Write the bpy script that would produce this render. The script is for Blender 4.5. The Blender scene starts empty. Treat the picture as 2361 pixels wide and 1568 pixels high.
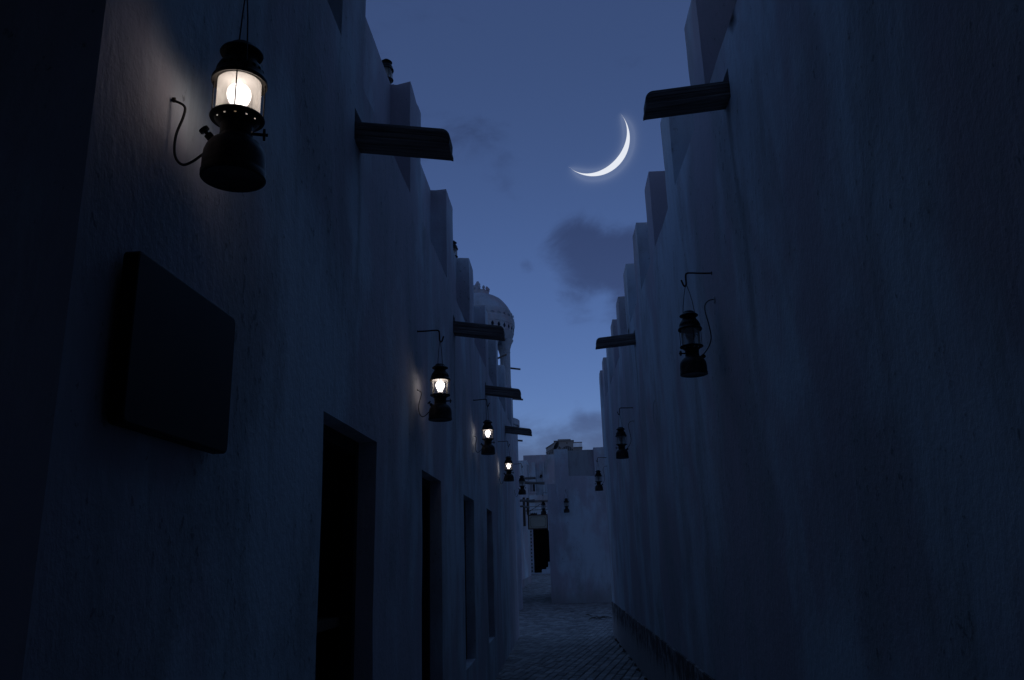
import bpy, math, random
from mathutils import Vector, Matrix, noise
random.seed(7)
S = bpy.context.scene
COL = S.collection
R_ = math.radians

# ------------------------------------------------------------------ camera
F_PX, CX, CY = 1838.0, 1180.5, 784.0            # measured in a 2361 x 1568 copy of the photograph
PITCH, YAW, ROLL = R_(15.3146), R_(3.1422), R_(1.7)
EYE = Vector((0, 0, 1.6))
FWD = Vector((-math.sin(YAW)*math.cos(PITCH), math.cos(YAW)*math.cos(PITCH), math.sin(PITCH)))
_r = Vector((math.cos(YAW), math.sin(YAW), 0)); _u = _r.cross(FWD)
RGT = _r*math.cos(ROLL) - _u*math.sin(ROLL)
UPV = _r*math.sin(ROLL) + _u*math.cos(ROLL)
cam = bpy.data.objects.new('camera', bpy.data.cameras.new('camera')); COL.objects.link(cam)
cam.data.sensor_width = 36; cam.data.lens = 36*F_PX/2361; cam.data.clip_start = .05; cam.data.clip_end = 6000
M = Matrix((RGT, UPV, -FWD)).transposed().to_4x4(); M.translation = EYE
cam.matrix_world = M
S.camera = cam
def ray(x, y): return FWD + RGT*((x-CX)/F_PX) - UPV*((y-CY)/F_PX)
def hit(x, y, n, d):
    r = ray(x, y); n = Vector(n); return EYE + r*((d - n.dot(EYE))/n.dot(r))
def hitY(x, y, Y): return hit(x, y, (0, 1, 0), Y)

# ------------------------------------------------------------------ world, sun, exposure
SUN_EL, SUN_ROT = R_(60), R_(0)
w = bpy.data.worlds.new('World'); S.world = w; w.use_nodes = True
nt = w.node_tree; nt.nodes.clear()
def N(nt, t, **k):
    n = nt.nodes.new(t)
    for a, b in k.items():
        if a.startswith('i_'):
            n.inputs[int(a[2:]) if a[2:].isdigit() else a[2:]].default_value = b
        else: setattr(n, a, b)
    return n
def L(nt, a, b): nt.links.new(a, b)
def math_(nt, op, a, b=None, c=None, clamp=False):
    n = N(nt, 'ShaderNodeMath', operation=op, use_clamp=clamp)
    for i, v in enumerate((a, b, c)):
        if v is None: continue
        if isinstance(v, (int, float)): n.inputs[i].default_value = v
        else: L(nt, v, n.inputs[i])
    return n.outputs[0]
def sstep(nt, x, a, b):
    n = N(nt, 'ShaderNodeMapRange', interpolation_type='SMOOTHSTEP')
    L(nt, x, n.inputs[0]); n.inputs[1].default_value = a; n.inputs[2].default_value = b
    return n.outputs[0]
def mixc(nt, f, a, b, blend='MIX'):
    n = N(nt, 'ShaderNodeMix', data_type='RGBA', blend_type=blend)
    for s, v in ((n.inputs[0], f), (n.inputs[6], a), (n.inputs[7], b)):
        if isinstance(v, (int, float)): s.default_value = v
        elif isinstance(v, (tuple, list)): s.default_value = (*v[:3], 1)
        else: L(nt, v, s)
    return n.outputs[2]
MOON_C = ray(1368.5, 322).normalized()
MOON_R = 84/F_PX*math.cos(math.atan(math.hypot(1373-CX, 327-CY)/F_PX))**2 * 1.02
MOON_X = (RGT - MOON_C*RGT.dot(MOON_C)).normalized(); MOON_Y = MOON_X.cross(MOON_C)*-1   # right, down
if MOON_Y.z > 0: MOON_Y = -MOON_Y
MOON_D = (MOON_X*math.cos(R_(43.5)) + MOON_Y*math.sin(R_(43.5)))      # towards the lit limb
def build_world():
    tc = N(nt, 'ShaderNodeTexCoord'); d = tc.outputs['Generated']
    sky = N(nt, 'ShaderNodeTexSky', sky_type='NISHITA', sun_disc=False, sun_elevation=SUN_EL, sun_rotation=SUN_ROT,
            air_density=1.0, dust_density=0.0, ozone_density=6.0)
    sep = N(nt, 'ShaderNodeSeparateXYZ'); L(nt, d, sep.inputs[0]); z = sep.outputs[2]
    ns = N(nt, 'ShaderNodeTexNoise', i_Scale=9.0, i_Detail=5.0, i_Roughness=.62, i_Distortion=.35)
    mp = N(nt, 'ShaderNodeMapping'); mp.inputs['Scale'].default_value = (1, 1, 1.7); L(nt, d, mp.inputs[0]); L(nt, mp.outputs[0], ns.inputs[0])
    n = ns.outputs[0]
    # cumulus patches standing in the sky, each a soft core that noise breaks up
    dens = None
    for (px, py, rad, amp) in ((1352, 598, .085, .95), (1425, 600, .08, .95), (1330, 660, .06, .6), (1480, 640, .09, .8),
                               (1215, 620, .02, .42), (1075, 330, .10, .22), (1150, 420, .08, .23), (900, 80, .10, .25), (1345, 985, .04, .6), (1375, 975, .035, .6)):
        c = ray(px, py).normalized()
        vd = N(nt, 'ShaderNodeVectorMath', operation='DISTANCE'); L(nt, d, vd.inputs[0]); vd.inputs[1].default_value = c
        m = math_(nt, 'MULTIPLY', sstep(nt, vd.outputs['Value'], rad, rad*.15), amp)
        dens = m if dens is None else math_(nt, 'MAXIMUM', dens, m)
    bank = math_(nt, 'MULTIPLY', sstep(nt, z, .20, .125), .72)             # low bank round the whole horizon
    big = N(nt, 'ShaderNodeTexNoise', i_Scale=2.3, i_Detail=3.0); L(nt, d, big.inputs[0])
    scat = math_(nt, 'MULTIPLY', sstep(nt, big.outputs[0], .62, .78), .5)
    scat = math_(nt, 'MULTIPLY', scat, sstep(nt, vdist(d, ray(1180, 500).normalized()), .45, .8))   # loose cloud over the rest of the sky
    dens = math_(nt, 'MAXIMUM', math_(nt, 'MAXIMUM', dens, bank), scat)
    v = math_(nt, 'ADD', dens, math_(nt, 'MULTIPLY', math_(nt, 'SUBTRACT', n, .5), 1.5))
    cm = sstep(nt, v, .20, .84)
    base = mixc(nt, 1.0, sky.outputs[0], mixc(nt, sstep(nt, z, .10, .62), (.62, .65, .87), (.49, .465, .56)), 'MULTIPLY')
    cloud = mixc(nt, 1.0, base, (.55, .50, .52), 'MULTIPLY')
    col = mixc(nt, math_(nt, 'MULTIPLY', cm, .97), base, cloud)
    # aureole of thin high air round the lit limb of the moon
    def dot(vv):
        q = N(nt, 'ShaderNodeVectorMath', operation='DOT_PRODUCT'); L(nt, d, q.inputs[0]); q.inputs[1].default_value = vv; return q.outputs['Value']
    r = vdist(d, MOON_C)
    off = math_(nt, 'ABSOLUTE', math_(nt, 'SUBTRACT', r, MOON_R*.97))
    g = math_(nt, 'POWER', 2.718, math_(nt, 'MULTIPLY', off, -1/(MOON_R*.075)))
    lit = sstep(nt, math_(nt, 'DIVIDE', dot(MOON_D), MOON_R), -.05, .75)
    g = math_(nt, 'MULTIPLY', math_(nt, 'MULTIPLY', g, lit), 9.0)
    glow = mixc(nt, 1.0, (.85, .92, 1.0), (1, 1, 1), 'MULTIPLY')
    add = N(nt, 'ShaderNodeMix', data_type='RGBA', blend_type='ADD'); add.inputs[6].default_value = (0, 0, 0, 1)
    L(nt, g, add.inputs[0]); add.inputs[7].default_value = (.85, .92, 1.0, 1)
    tot = mixc(nt, 1.0, col, add.outputs[2], 'ADD')
    bg = N(nt, 'ShaderNodeBackground', i_Strength=.065); L(nt, tot, bg.inputs[0])
    out = N(nt, 'ShaderNodeOutputWorld'); L(nt, bg.outputs[0], out.inputs[0])
def vdist(d, c):
    vd = N(nt, 'ShaderNodeVectorMath', operation='DISTANCE'); L(nt, d, vd.inputs[0]); vd.inputs[1].default_value = c
    return vd.outputs['Value']
build_world()
w.cycles.sampling_method = 'MANUAL'; w.cycles.sample_map_resolution = 256
sun = bpy.data.objects.new('sun', bpy.data.lights.new('sun', 'SUN')); COL.objects.link(sun)
sun.data.energy = .225; sun.data.angle = R_(75); sun.data.color = (.19, .47, 1)
sd = Vector((math.sin(SUN_ROT)*math.cos(SUN_EL), math.cos(SUN_ROT)*math.cos(SUN_EL), math.sin(SUN_EL)))
sun.rotation_euler = sd.to_track_quat('Z', 'Y').to_euler()
S.view_settings.view_transform = 'Standard'; S.view_settings.look = 'None'; S.view_settings.exposure = 0; S.view_settings.gamma = 1
S.cycles.max_bounces = 7; S.cycles.diffuse_bounces = 4; S.cycles.transparent_max_bounces = 16
S.cycles.use_denoising = True

# ------------------------------------------------------------------ helpers
class MB:
    def __init__(s): s.v = []; s.f = []
    def vert(s, p): s.v.append(tuple(p)); return len(s.v)-1
    def face(s, *i): s.f.append(tuple(i))
    def quad(s, *p): s.f.append(tuple(s.vert(q) for q in p))
    def box(s, x0, x1, y0, y1, z0, z1, m=None):
        b = len(s.v)
        for z in (z0, z1):
            for x, y in ((x0, y0), (x1, y0), (x1, y1), (x0, y1)):
                p = Vector((x, y, z)); s.v.append(tuple(m @ p if m else p))
        for q in ((0, 3, 2, 1), (4, 5, 6, 7), (0, 1, 5, 4), (1, 2, 6, 5), (2, 3, 7, 6), (3, 0, 4, 7)): s.f.append(tuple(b+i for i in q))
        return s
    def lathe(s, prof, seg=28, o=(0, 0, 0), skip=None, cap=True):
        rows = []
        for r, z in prof:
            if r < 1e-5: rows.append([s.vert((o[0], o[1], o[2]+z))])
            else: rows.append([s.vert((o[0]+r*math.cos(2*math.pi*k/seg), o[1]+r*math.sin(2*math.pi*k/seg), o[2]+z)) for k in range(seg)])
        for i in range(len(rows)-1):
            a, b = rows[i], rows[i+1]
            for k in range(seg):
                if skip and skip(i, k): continue
                k2 = (k+1) % seg
                if len(a) == 1 and len(b) == 1: continue
                if len(a) == 1: s.face(a[0], b[k2], b[k])
                elif len(b) == 1: s.face(a[k], a[k2], b[0])
                else: s.face(a[k], a[k2], b[k2], b[k])
        return s
    def tube(s, pts, r, seg=8, caps=True):
        pts = [Vector(p) for p in pts]; rings = []; up = None
        for i, p in enumerate(pts):
            t = (pts[min(i+1, len(pts)-1)] - pts[max(i-1, 0)]).normalized()
            if up is None: up = Vector((0, 0, 1)) if abs(t.z) < .9 else Vector((1, 0, 0))
            a = (up - t*up.dot(t)).normalized(); b = t.cross(a); up = a
            rr = r[i] if isinstance(r, (list, tuple)) else r
            rings.append([s.vert(p + a*rr*math.cos(2*math.pi*k/seg) + b*rr*math.sin(2*math.pi*k/seg)) for k in range(seg)])
        for q, w_ in zip(rings, rings[1:]):
            for k in range(seg): s.face(q[k], q[(k+1) % seg], w_[(k+1) % seg], w_[k])
        if caps: s.face(*rings[0][::-1]); s.face(*rings[-1])
        return s
    def prism(s, poly, d, m=None):
        """poly: list of 3D points (counter-clockwise), extruded by vector d"""
        d = Vector(d); a = [s.vert(p) for p in poly]; b = [s.vert(Vector(p)+d) for p in poly]; n = len(poly)
        s.face(*a[::-1]); s.face(*b)
        for i in range(n): s.face(a[i], a[(i+1) % n], b[(i+1) % n], b[i])
        return s
    def mesh(s, name):
        me = bpy.data.meshes.new(name); me.from_pydata(s.v, [], s.f); me.validate(); me.update(); return me
    def build(s, name, mat, parent=None, smooth=False, bevel=0, angle=40):
        me = s.mesh(name)
        import bmesh
        bm = bmesh.new(); bm.from_mesh(me)
        if smooth or bevel: bmesh.ops.remove_doubles(bm, verts=bm.verts, dist=1e-5)
        bmesh.ops.recalc_face_normals(bm, faces=bm.faces) if s.__dict__.get('recalc', True) else None
        if bevel:
            bmesh.ops.bevel(bm, geom=[e for e in bm.edges if len(e.link_faces) == 2 and e.calc_face_angle(0) > .5], offset=bevel, segments=2, affect='EDGES', profile=.6)
        if smooth:
            for f in bm.faces: f.smooth = True
            for e in bm.edges:
                if len(e.link_faces) == 2 and e.calc_face_angle(0) > R_(angle): e.smooth = False
        bm.to_mesh(me); bm.free()
        return obj(name, me, mat, parent)
def obj(name, me, mat=None, parent=None):
    o = bpy.data.objects.new(name, me); COL.objects.link(o)
    if mat is not None and me is not None and not me.materials: me.materials.append(mat)
    if parent: o.parent = parent
    return o
def empty(name, loc=(0, 0, 0), rz=0):
    o = bpy.data.objects.new(name, None); COL.objects.link(o); o.empty_display_size = .1
    o.location = loc; o.rotation_euler = (0, 0, rz); return o
def tag(o, label=None, cat=None, group=None, kind=None):
    if label: o['label'] = label
    if cat: o['category'] = cat
    if group: o['group'] = group
    if kind: o['kind'] = kind
    return o
def copy_tree(o, parent=None):
    c = o.copy(); COL.objects.link(c)
    if parent: c.parent = parent
    for ch in list(o.children): copy_tree(ch, c)
    return c

# ------------------------------------------------------------------ materials
def new_mat(name):
    m = bpy.data.materials.new(name); m.use_nodes = True; t = m.node_tree
    return m, t, t.nodes['Principled BSDF']
def simple(name, col, rough=.6, metal=0, var=.25, scale=20, bump=.0, spec=.5):
    m, t, b = new_mat(name)
    tc = N(t, 'ShaderNodeTexCoord'); n = N(t, 'ShaderNodeTexNoise', i_Scale=scale, i_Detail=5.0, i_Roughness=.6); L(t, tc.outputs['Object'], n.inputs[0])
    f = sstep(t, n.outputs[0], .3, .7)
    L(t, mixc(t, f, tuple(c*(1-var) for c in col), tuple(min(1, c*(1+var)) for c in col)), b.inputs['Base Color'])
    b.inputs['Roughness'].default_value = rough; b.inputs['Metallic'].default_value = metal; b.inputs['Specular IOR Level'].default_value = spec
    if bump:
        bp = N(t, 'ShaderNodeBump', i_Strength=.6, i_Distance=bump); L(t, n.outputs[0], bp.inputs['Height']); L(t, bp.outputs[0], b.inputs['Normal'])
    return m
def plaster(name, light=(.68, .75, .79), dark=(.46, .47, .48), seed=0., drips=(), streak=1.0, base_z=None, pit=.62, warm=(.50, .40, .44)):
    """lime plaster: trowel blotches, rain streaks, pits, thin drips of rust under listed places (axis value, top z, half width, length)"""
    m, t, b = new_mat(name)
    geo = N(t, 'ShaderNodeNewGeometry'); P = geo.outputs['Position']
    def nz(scale, vec, det=6., ro=.6, dist=0.):
        mp = N(t, 'ShaderNodeMapping'); mp.inputs['Scale'].default_value = vec; mp.inputs['Location'].default_value = (seed, seed*1.7, seed*.6); L(t, P, mp.inputs[0])
        n = N(t, 'ShaderNodeTexNoise', i_Scale=scale, i_Detail=det, i_Roughness=ro, i_Distortion=dist); L(t, mp.outputs[0], n.inputs[0]); return n.outputs[0]
    big = nz(.7, (1, 1, .6), 4., .6); mid = nz(1.9, (1, 1, .42), 6., .66, .3); st = nz(6., (1, 1, .13), 5., .75, .6); fine = nz(26., (1, 1, .75), 4., .68)
    col = mixc(t, sstep(t, big, .43, .57), light, tuple(a*.32+c*.68 for a, c in zip(light, warm)))
    col = mixc(t, math_(t, 'MULTIPLY', sstep(t, mid, .44, .66), .75), col, tuple(c*.92 for c in dark))
    col = mixc(t, math_(t, 'MULTIPLY', sstep(t, st, .50, .74), .38*streak), col, tuple(c*.8 for c in dark))
    col = mixc(t, math_(t, 'MULTIPLY', sstep(t, st, .46, .28), .30*streak), col, tuple(min(1, c*1.15) for c in light))
    pits = sstep(t, math_(t, 'ADD', fine, math_(t, 'MULTIPLY', math_(t, 'SUBTRACT', mid, .5), .35)), pit, pit+.09)
    col = mixc(t, math_(t, 'MULTIPLY', pits, .62), col, tuple(c*.35 for c in dark))
    sp = N(t, 'ShaderNodeSeparateXYZ'); L(t, P, sp.inputs[0])
    for (yy, zz, hw, ln) in drips:
        dy = math_(t, 'ABSOLUTE', math_(t, 'SUBTRACT', math_(t, 'ADD', sp.outputs[1], math_(t, 'MULTIPLY', math_(t, 'SUBTRACT', mid, .5), .34)), yy))
        k = math_(t, 'MULTIPLY', sstep(t, dy, hw, 0), .6)
        dn = math_(t, 'MULTIPLY', sstep(t, sp.outputs[2], zz-ln, zz-ln*.15), math_(t, 'LESS_THAN', sp.outputs[2], zz))
        col = mixc(t, math_(t, 'MULTIPLY', math_(t, 'MULTIPLY', k, dn), math_(t, 'ADD', math_(t, 'MULTIPLY', st, .9), .25)), col, (.085, .055, .04))
    if base_z is not None:
        h = math_(t, 'SUBTRACT', sp.outputs[2], math_(t, 'MULTIPLY', math_(t, 'SUBTRACT', mid, .45), .9))
        col = mixc(t, math_(t, 'MULTIPLY', sstep(t, h, base_z+.5, base_z-.1), .5), col, (.30, .29, .25))
    L(t, col, b.inputs['Base Color']); b.inputs['Roughness'].default_value = .93; b.inputs['Specular IOR Level'].default_value = .2
    hgt = math_(t, 'ADD', math_(t, 'MULTIPLY', fine, .7), math_(t, 'MULTIPLY', mid, 2.2))
    bp = N(t, 'ShaderNodeBump', i_Strength=.65, i_Distance=.011); L(t, hgt, bp.inputs['Height']); L(t, bp.outputs[0], b.inputs['Normal'])
    return m
def wood_mat(name, col=(.17, .15, .135), axis=0):
    m, t, b = new_mat(name)
    tc = N(t, 'ShaderNodeTexCoord'); mp = N(t, 'ShaderNodeMapping'); sc = [30, 30, 30]; sc[axis] = 1.5; mp.inputs['Scale'].default_value = sc
    L(t, tc.outputs['Object'], mp.inputs[0]); n = N(t, 'ShaderNodeTexNoise', i_Scale=1.6, i_Detail=7.0, i_Roughness=.65); L(t, mp.outputs[0], n.inputs[0])
    L(t, mixc(t, sstep(t, n.outputs[0], .3, .7), tuple(c*.45 for c in col), tuple(c*1.6 for c in col)), b.inputs['Base Color'])
    b.inputs['Roughness'].default_value = .85
    bp = N(t, 'ShaderNodeBump', i_Strength=.8, i_Distance=.006); L(t, n.outputs[0], bp.inputs['Height']); L(t, bp.outputs[0], b.inputs['Normal'])
    return m
def glass_mat(name, milk=0.0, tint=(.9, .93, .95)):
    m = bpy.data.materials.new(name); m.use_nodes = True; t = m.node_tree; t.nodes.clear()
    tr = N(t, 'ShaderNodeBsdfTransparent'); tr.inputs[0].default_value = (*tint, 1)
    gl = N(t, 'ShaderNodeBsdfGlossy', i_Roughness=.06); fr = N(t, 'ShaderNodeFresnel', i_IOR=1.3)
    mx = N(t, 'ShaderNodeMixShader'); L(t, fr.outputs[0], mx.inputs[0]); L(t, tr.outputs[0], mx.inputs[1]); L(t, gl.outputs[0], mx.inputs[2])
    di = N(t, 'ShaderNodeBsdfTranslucent'); di.inputs[0].default_value = (.80, .77, .72, 1)
    d2 = N(t, 'ShaderNodeBsdfDiffuse'); d2.inputs[0].default_value = (.6, .57, .5, 1)
    ms = N(t, 'ShaderNodeMixShader', i_0=.5); L(t, di.outputs[0], ms.inputs[1]); L(t, d2.outputs[0], ms.inputs[2])
    tc = N(t, 'ShaderNodeTexCoord'); n = N(t, 'ShaderNodeTexNoise', i_Scale=25., i_Detail=5.); L(t, tc.outputs['Object'], n.inputs[0])
    fac = math_(t, 'MULTIPLY', math_(t, 'ADD', math_(t, 'MULTIPLY', n.outputs[0], .8), .6), milk, clamp=True)
    m2 = N(t, 'ShaderNodeMixShader'); L(t, fac, m2.inputs[0]); L(t, mx.outputs[0], m2.inputs[1]); L(t, ms.outputs[0], m2.inputs[2])
    o = N(t, 'ShaderNodeOutputMaterial'); L(t, m2.outputs[0], o.inputs[0]); return m
def emit_mat(name, col, s):
    m, t, b = new_mat(name); b.inputs['Base Color'].default_value = (.8, .8, .8, 1); b.inputs['Emission Color'].default_value = (*col, 1); b.inputs['Emission Strength'].default_value = s; return m

SPOUT_L = [3.85, 7.80, 11.21, 15.20]
SPOUT_R = [4.45, 10.30]
M_L = plaster('lime_plaster_left', seed=3.1, drips=[(y, 3.84+.01*(y-4), .07, 1.9) for y in SPOUT_L])
M_R = plaster('lime_plaster_right', seed=11.7, drips=[(y, 4.35, .09, 2.3) for y in SPOUT_R], light=(.65, .73, .78), dark=(.48, .50, .51), streak=.5)
M_FAR = plaster('lime_plaster_far', seed=21.3, light=(.66, .75, .80), dark=(.50, .53, .55), base_z=.30)
M_FAR2 = plaster('lime_plaster_distant', seed=31.3, light=(.52, .60, .66), dark=(.40, .43, .45), streak=.6)
M_PANEL = plaster('bare_cement_render', seed=41., light=(.40, .41, .42), dark=(.25, .24, .23))
M_REAR = plaster('rear_plaster', seed=51., light=(.42, .39, .35), dark=(.26, .23, .19))
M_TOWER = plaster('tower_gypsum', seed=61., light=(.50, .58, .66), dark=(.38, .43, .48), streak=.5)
M_WOOD = wood_mat('weathered_timber'); M_WOOD_Z = wood_mat('weathered_post_timber', (.10, .07, .05), 2)
M_DARK = wood_mat('black_wood_and_dark_interior', (.012, .010, .009), 2)  # near-black wood, also the colour that stands in for dark interiors
M_METAL = simple('sooty_lantern_metal', (.028, .024, .021), .55, .6, .5, 30, .001)
M_TANK = simple('oxidised_tank_metal', (.05, .043, .038), .5, .7, .5, 18, .001)
M_RUST = simple('rusty_iron', (.055, .035, .026), .8, .3, .5, 60, .002)
M_WIRE = simple('dark_wire', (.02, .018, .017), .6, .5)
M_CABLE = simple('rubber_flex', (.025, .022, .02), .6)
M_REFL = simple('white_enamel', (.40, .38, .35), .5)
M_GLASS = glass_mat('clear_globe_glass', .02); M_GLASS_D = glass_mat('dusty_globe_glass', .34); M_MILK = glass_mat('frosted_globe_glass', .42)
M_ON = emit_mat('lit_bulb', (1.0, .87, .81), 5.5); M_OFF = simple('unlit_bulb_glass', (.42, .41, .38), .3)
M_BRASS = simple('bulb_cap', (.25, .2, .13), .4, .8)
M_BLACK = simple('black_board', (.006, .0065, .008), .6, 0, .3, 4, spec=.25)
M_PLATE = simple('white_plastic', (.55, .55, .55), .5)

# ------------------------------------------------------------------ ground
def gz(Y): return .02*max(0., Y-18.)
g = MB(); ys = [-40, -3, 9, 18, 60, 140, 400, 3000]
for a, b_ in zip(ys, ys[1:]):
    za, zb = gz(min(a, 60))-.017, gz(min(b_, 60))-.017
    g.quad((-900, a, za), (900, a, za), (900, b_, zb), (-900, b_, zb))
m, t, b = new_mat('sandy_ground')
gg = N(t, 'ShaderNodeNewGeometry'); n1 = N(t, 'ShaderNodeTexNoise', i_Scale=1.2, i_Detail=8.); L(t, gg.outputs['Position'], n1.inputs[0])
L(t, mixc(t, n1.outputs[0], (.10, .085, .065), (.20, .175, .14)), b.inputs['Base Color']); b.inputs['Roughness'].default_value = .95
tag(g.build('ground', m, None), kind='structure')

# pavers: running bond, courses turned 10.7 degrees off the alley
m, t, b = new_mat('clay_paver')
oi = N(t, 'ShaderNodeObjectInfo'); gg = N(t, 'ShaderNodeNewGeometry')
n1 = N(t, 'ShaderNodeTexNoise', i_Scale=2.2, i_Detail=6.); L(t, gg.outputs['Position'], n1.inputs[0])
vr = N(t, 'ShaderNodeTexNoise', i_Scale=34., i_Detail=5.); L(t, gg.outputs['Position'], vr.inputs[0])
isl = gg.outputs['Random Per Island']
c0 = mixc(t, math_(t, 'FRACT', math_(t, 'ADD', math_(t, 'MULTIPLY', oi.outputs['Random'], 7.3), isl)), (.22, .20, .185), (.46, .42, .39))
c1 = mixc(t, math_(t, 'MULTIPLY', sstep(t, n1.outputs[0], .45, .7), .55), c0, (.13, .11, .10))
c1 = mixc(t, math_(t, 'MULTIPLY', sstep(t, vr.outputs[0], .55, .75), .35), c1, (.07, .06, .05))
L(t, c1, b.inputs['Base Color']); b.inputs['Roughness'].default_value = .72
bp = N(t, 'ShaderNodeBump', i_Strength=.5, i_Distance=.004); L(t, vr.outputs[0], bp.inputs['Height']); L(t, bp.outputs[0], b.inputs['Normal'])
M_PAVE = m
paving = empty('paving'); tag(paving, kind='structure')
PW, PL, ANG = .118, .225, R_(10.73)
def paver_mesh():
    q = MB(); hw, hl, bev, h = PW/2-.005, PL/2-.009, .009, .045
    lv = [(hw, hl, -h), (hw, hl, -bev), (hw-bev, hl-bev, 0)]
    rows = [[q.vert((sx*x, sy*y, z)) for sx, sy in ((-1, -1), (1, -1), (1, 1), (-1, 1))] for x, y, z in lv]
    for a, c in zip(rows, rows[1:]):
        for k in range(4): q.face(a[k], a[(k+1) % 4], c[(k+1) % 4], c[k])
    q.face(*rows[-1]); return q
pq = paver_mesh(); pm = pq.mesh('paver'); pm.materials.append(M_PAVE)
ca, sa = math.cos(ANG), math.sin(ANG)
cells = []
for i in range(-110, 30):
    for j in range(-20, 245):
        u = i*PW; v = j*PL + (PL/2 if i % 2 else 0)
        X = u*ca + v*sa; Y = -u*sa + v*ca
        if -3 < Y < 50.9:
            xl = -1.07 if Y < 18 else (-2.35 if Y > 24 else -3.2); xr = 1.25-.012*Y if Y < 17.7 else 1.9
            if Y > 26.75: xr = -.40
            if Y > 31.8: xr = 1.5
            if Y > 40: xl = -4
            if Y < 1.5: xl = -3.2
            if xl < X < xr: cells.append((X, Y))
cells.sort(key=lambda c: c[1])
vis = [c for c in cells if c[1] > 10.9][:300]; vs_ = set(vis)
for X, Y in vis:
    o = obj('paver', pm, None, paving); o.location = (X, Y, gz(Y)+random.gauss(0, .0022)); o.rotation_euler = (random.gauss(0, .016), random.gauss(0, .012), -ANG+random.gauss(0, .008))
far = MB()
for X, Y in cells:
    if (X, Y) in vs_: continue
    mm = Matrix.Translation((X, Y, gz(Y)+random.gauss(0, .0006))) @ Matrix.Rotation(-ANG+random.gauss(0, .008), 4, 'Z') @ Matrix.Rotation(random.gauss(0, .004), 4, 'X')
    bidx = len(far.v); far.v += [tuple(mm @ Vector(p)) for p in pq.v]; far.f += [tuple(bidx+k for k in f) for f in pq.f]
far.recalc = False
tag(far.build('distant_pavers', M_PAVE, paving), kind='stuff')

# ------------------------------------------------------------------ plaster wall builder
def disp(p): return noise.noise(Vector(p)*1.1)*.009 + noise.noise(Vector(p)*4.3)*.0035
def grid(a, b, step, extra=()):
    n = max(1, round((b-a)/step)); s = [a+(b-a)*i/n for i in range(n+1)]
    for e in extra:
        s = [x for x in s if abs(x-e) > step*.3 or x in (a, b)]; s.append(e)
    return sorted(set(round(x, 5) for x in s))
def wall_face(mb, pos, u0, u1, v0, v1, openings=(), step=.12, amp=1.0):
    us = grid(u0, u1, step, [e for o in openings for e in o[:2]]); vs = grid(v0, v1, step, [e for o in openings for e in o[2:4]])
    idx = {}
    def V(i, j):
        if (i, j) not in idx:
            p = pos(us[i], vs[j], 0); e = min(1, (us[i]-u0)/.15, (u1-us[i])/.15); idx[i, j] = mb.vert(pos(us[i], vs[j], disp(p)*amp*e))
        return idx[i, j]
    def inside(u, v):
        for o in openings:
            if o[0] < u < o[1] and o[2] < v < o[3]: return o
    cell = lambda i, j: inside((us[i]+us[i+1])/2, (vs[j]+vs[j+1])/2) if 0 <= i < len(us)-1 and 0 <= j < len(vs)-1 else None
    back = {}
    def B(i, j, d):
        if (i, j, d) not in back: back[i, j, d] = mb.vert(pos(us[i], vs[j], -d))
        return back[i, j, d]
    for i in range(len(us)-1):
        for j in range(len(vs)-1):
            o = cell(i, j)
            if not o: mb.face(V(i, j), V(i+1, j), V(i+1, j+1), V(i, j+1)); continue
            d = o[4]
            if not cell(i-1, j): mb.face(V(i, j), V(i, j+1), B(i, j+1, d), B(i, j, d))
            if not cell(i+1, j): mb.face(V(i+1, j+1), V(i+1, j), B(i+1, j, d), B(i+1, j+1, d))
            if not cell(i, j-1): mb.face(V(i+1, j), V(i, j), B(i, j, d), B(i+1, j, d))
            if not cell(i, j+1): mb.face(V(i, j+1), V(i+1, j+1), B(i+1, j+1, d), B(i, j+1, d))
            if o[5]: mb.face(B(i, j, d), B(i+1, j, d), B(i+1, j+1, d), B(i, j+1, d))
def rough_box(mb, pos, u0, u1, v0, v1, w0, w1, step=.12, amp=1.0, skip=()):
    """box in (u along, v up, w outwards) with uneven plaster faces; the w1 face moves with disp() like the wall it stands flush with"""
    us, vs = grid(u0, u1, step), grid(v0, v1, step); ws = grid(w0, w1, step)
    idx = {}
    def V(u, v, w):
        k = (u, v, w)
        if k not in idx:
            p = Vector(pos(u, v, w)); d = disp(pos(u, v, 0))*amp
            e = noise.noise(p*3.7+Vector((9, 3, 1)))*.010*amp
            ww = w + (d if w == ws[-1] else 0)
            uu = u + (e if u in (us[0], us[-1]) else 0); vv = v + (e if v == vs[-1] else 0)
            chips = max(0, noise.noise(p*9)-.2)*.05*amp
            if v == vs[-1] and (u in (us[0], us[-1]) or w == ws[-1]): vv -= chips
            idx[k] = mb.vert(pos(uu, vv, ww))
        return idx[k]
    def sheet(A, Bv, f):
        for a, a2 in zip(A, A[1:]):
            for b, b2 in zip(Bv, Bv[1:]): mb.face(*[V(*f(x, y)) for x, y in ((a, b), (a2, b), (a2, b2), (a, b2))])
    if 'front' not in skip: sheet(us, vs, lambda a, b: (a, b, ws[-1]))
    if 'back' not in skip: sheet(us, vs, lambda a, b: (a, b, ws[0]))
    sheet(ws, vs, lambda a, b: (us[0], b, a)); sheet(ws, vs, lambda a, b: (us[-1], b, a))
    sheet(us, ws, lambda a, b: (a, vs[-1], b))
    if 'bottom' not in skip: sheet(us, ws, lambda a, b: (a, vs[0], b))

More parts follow.
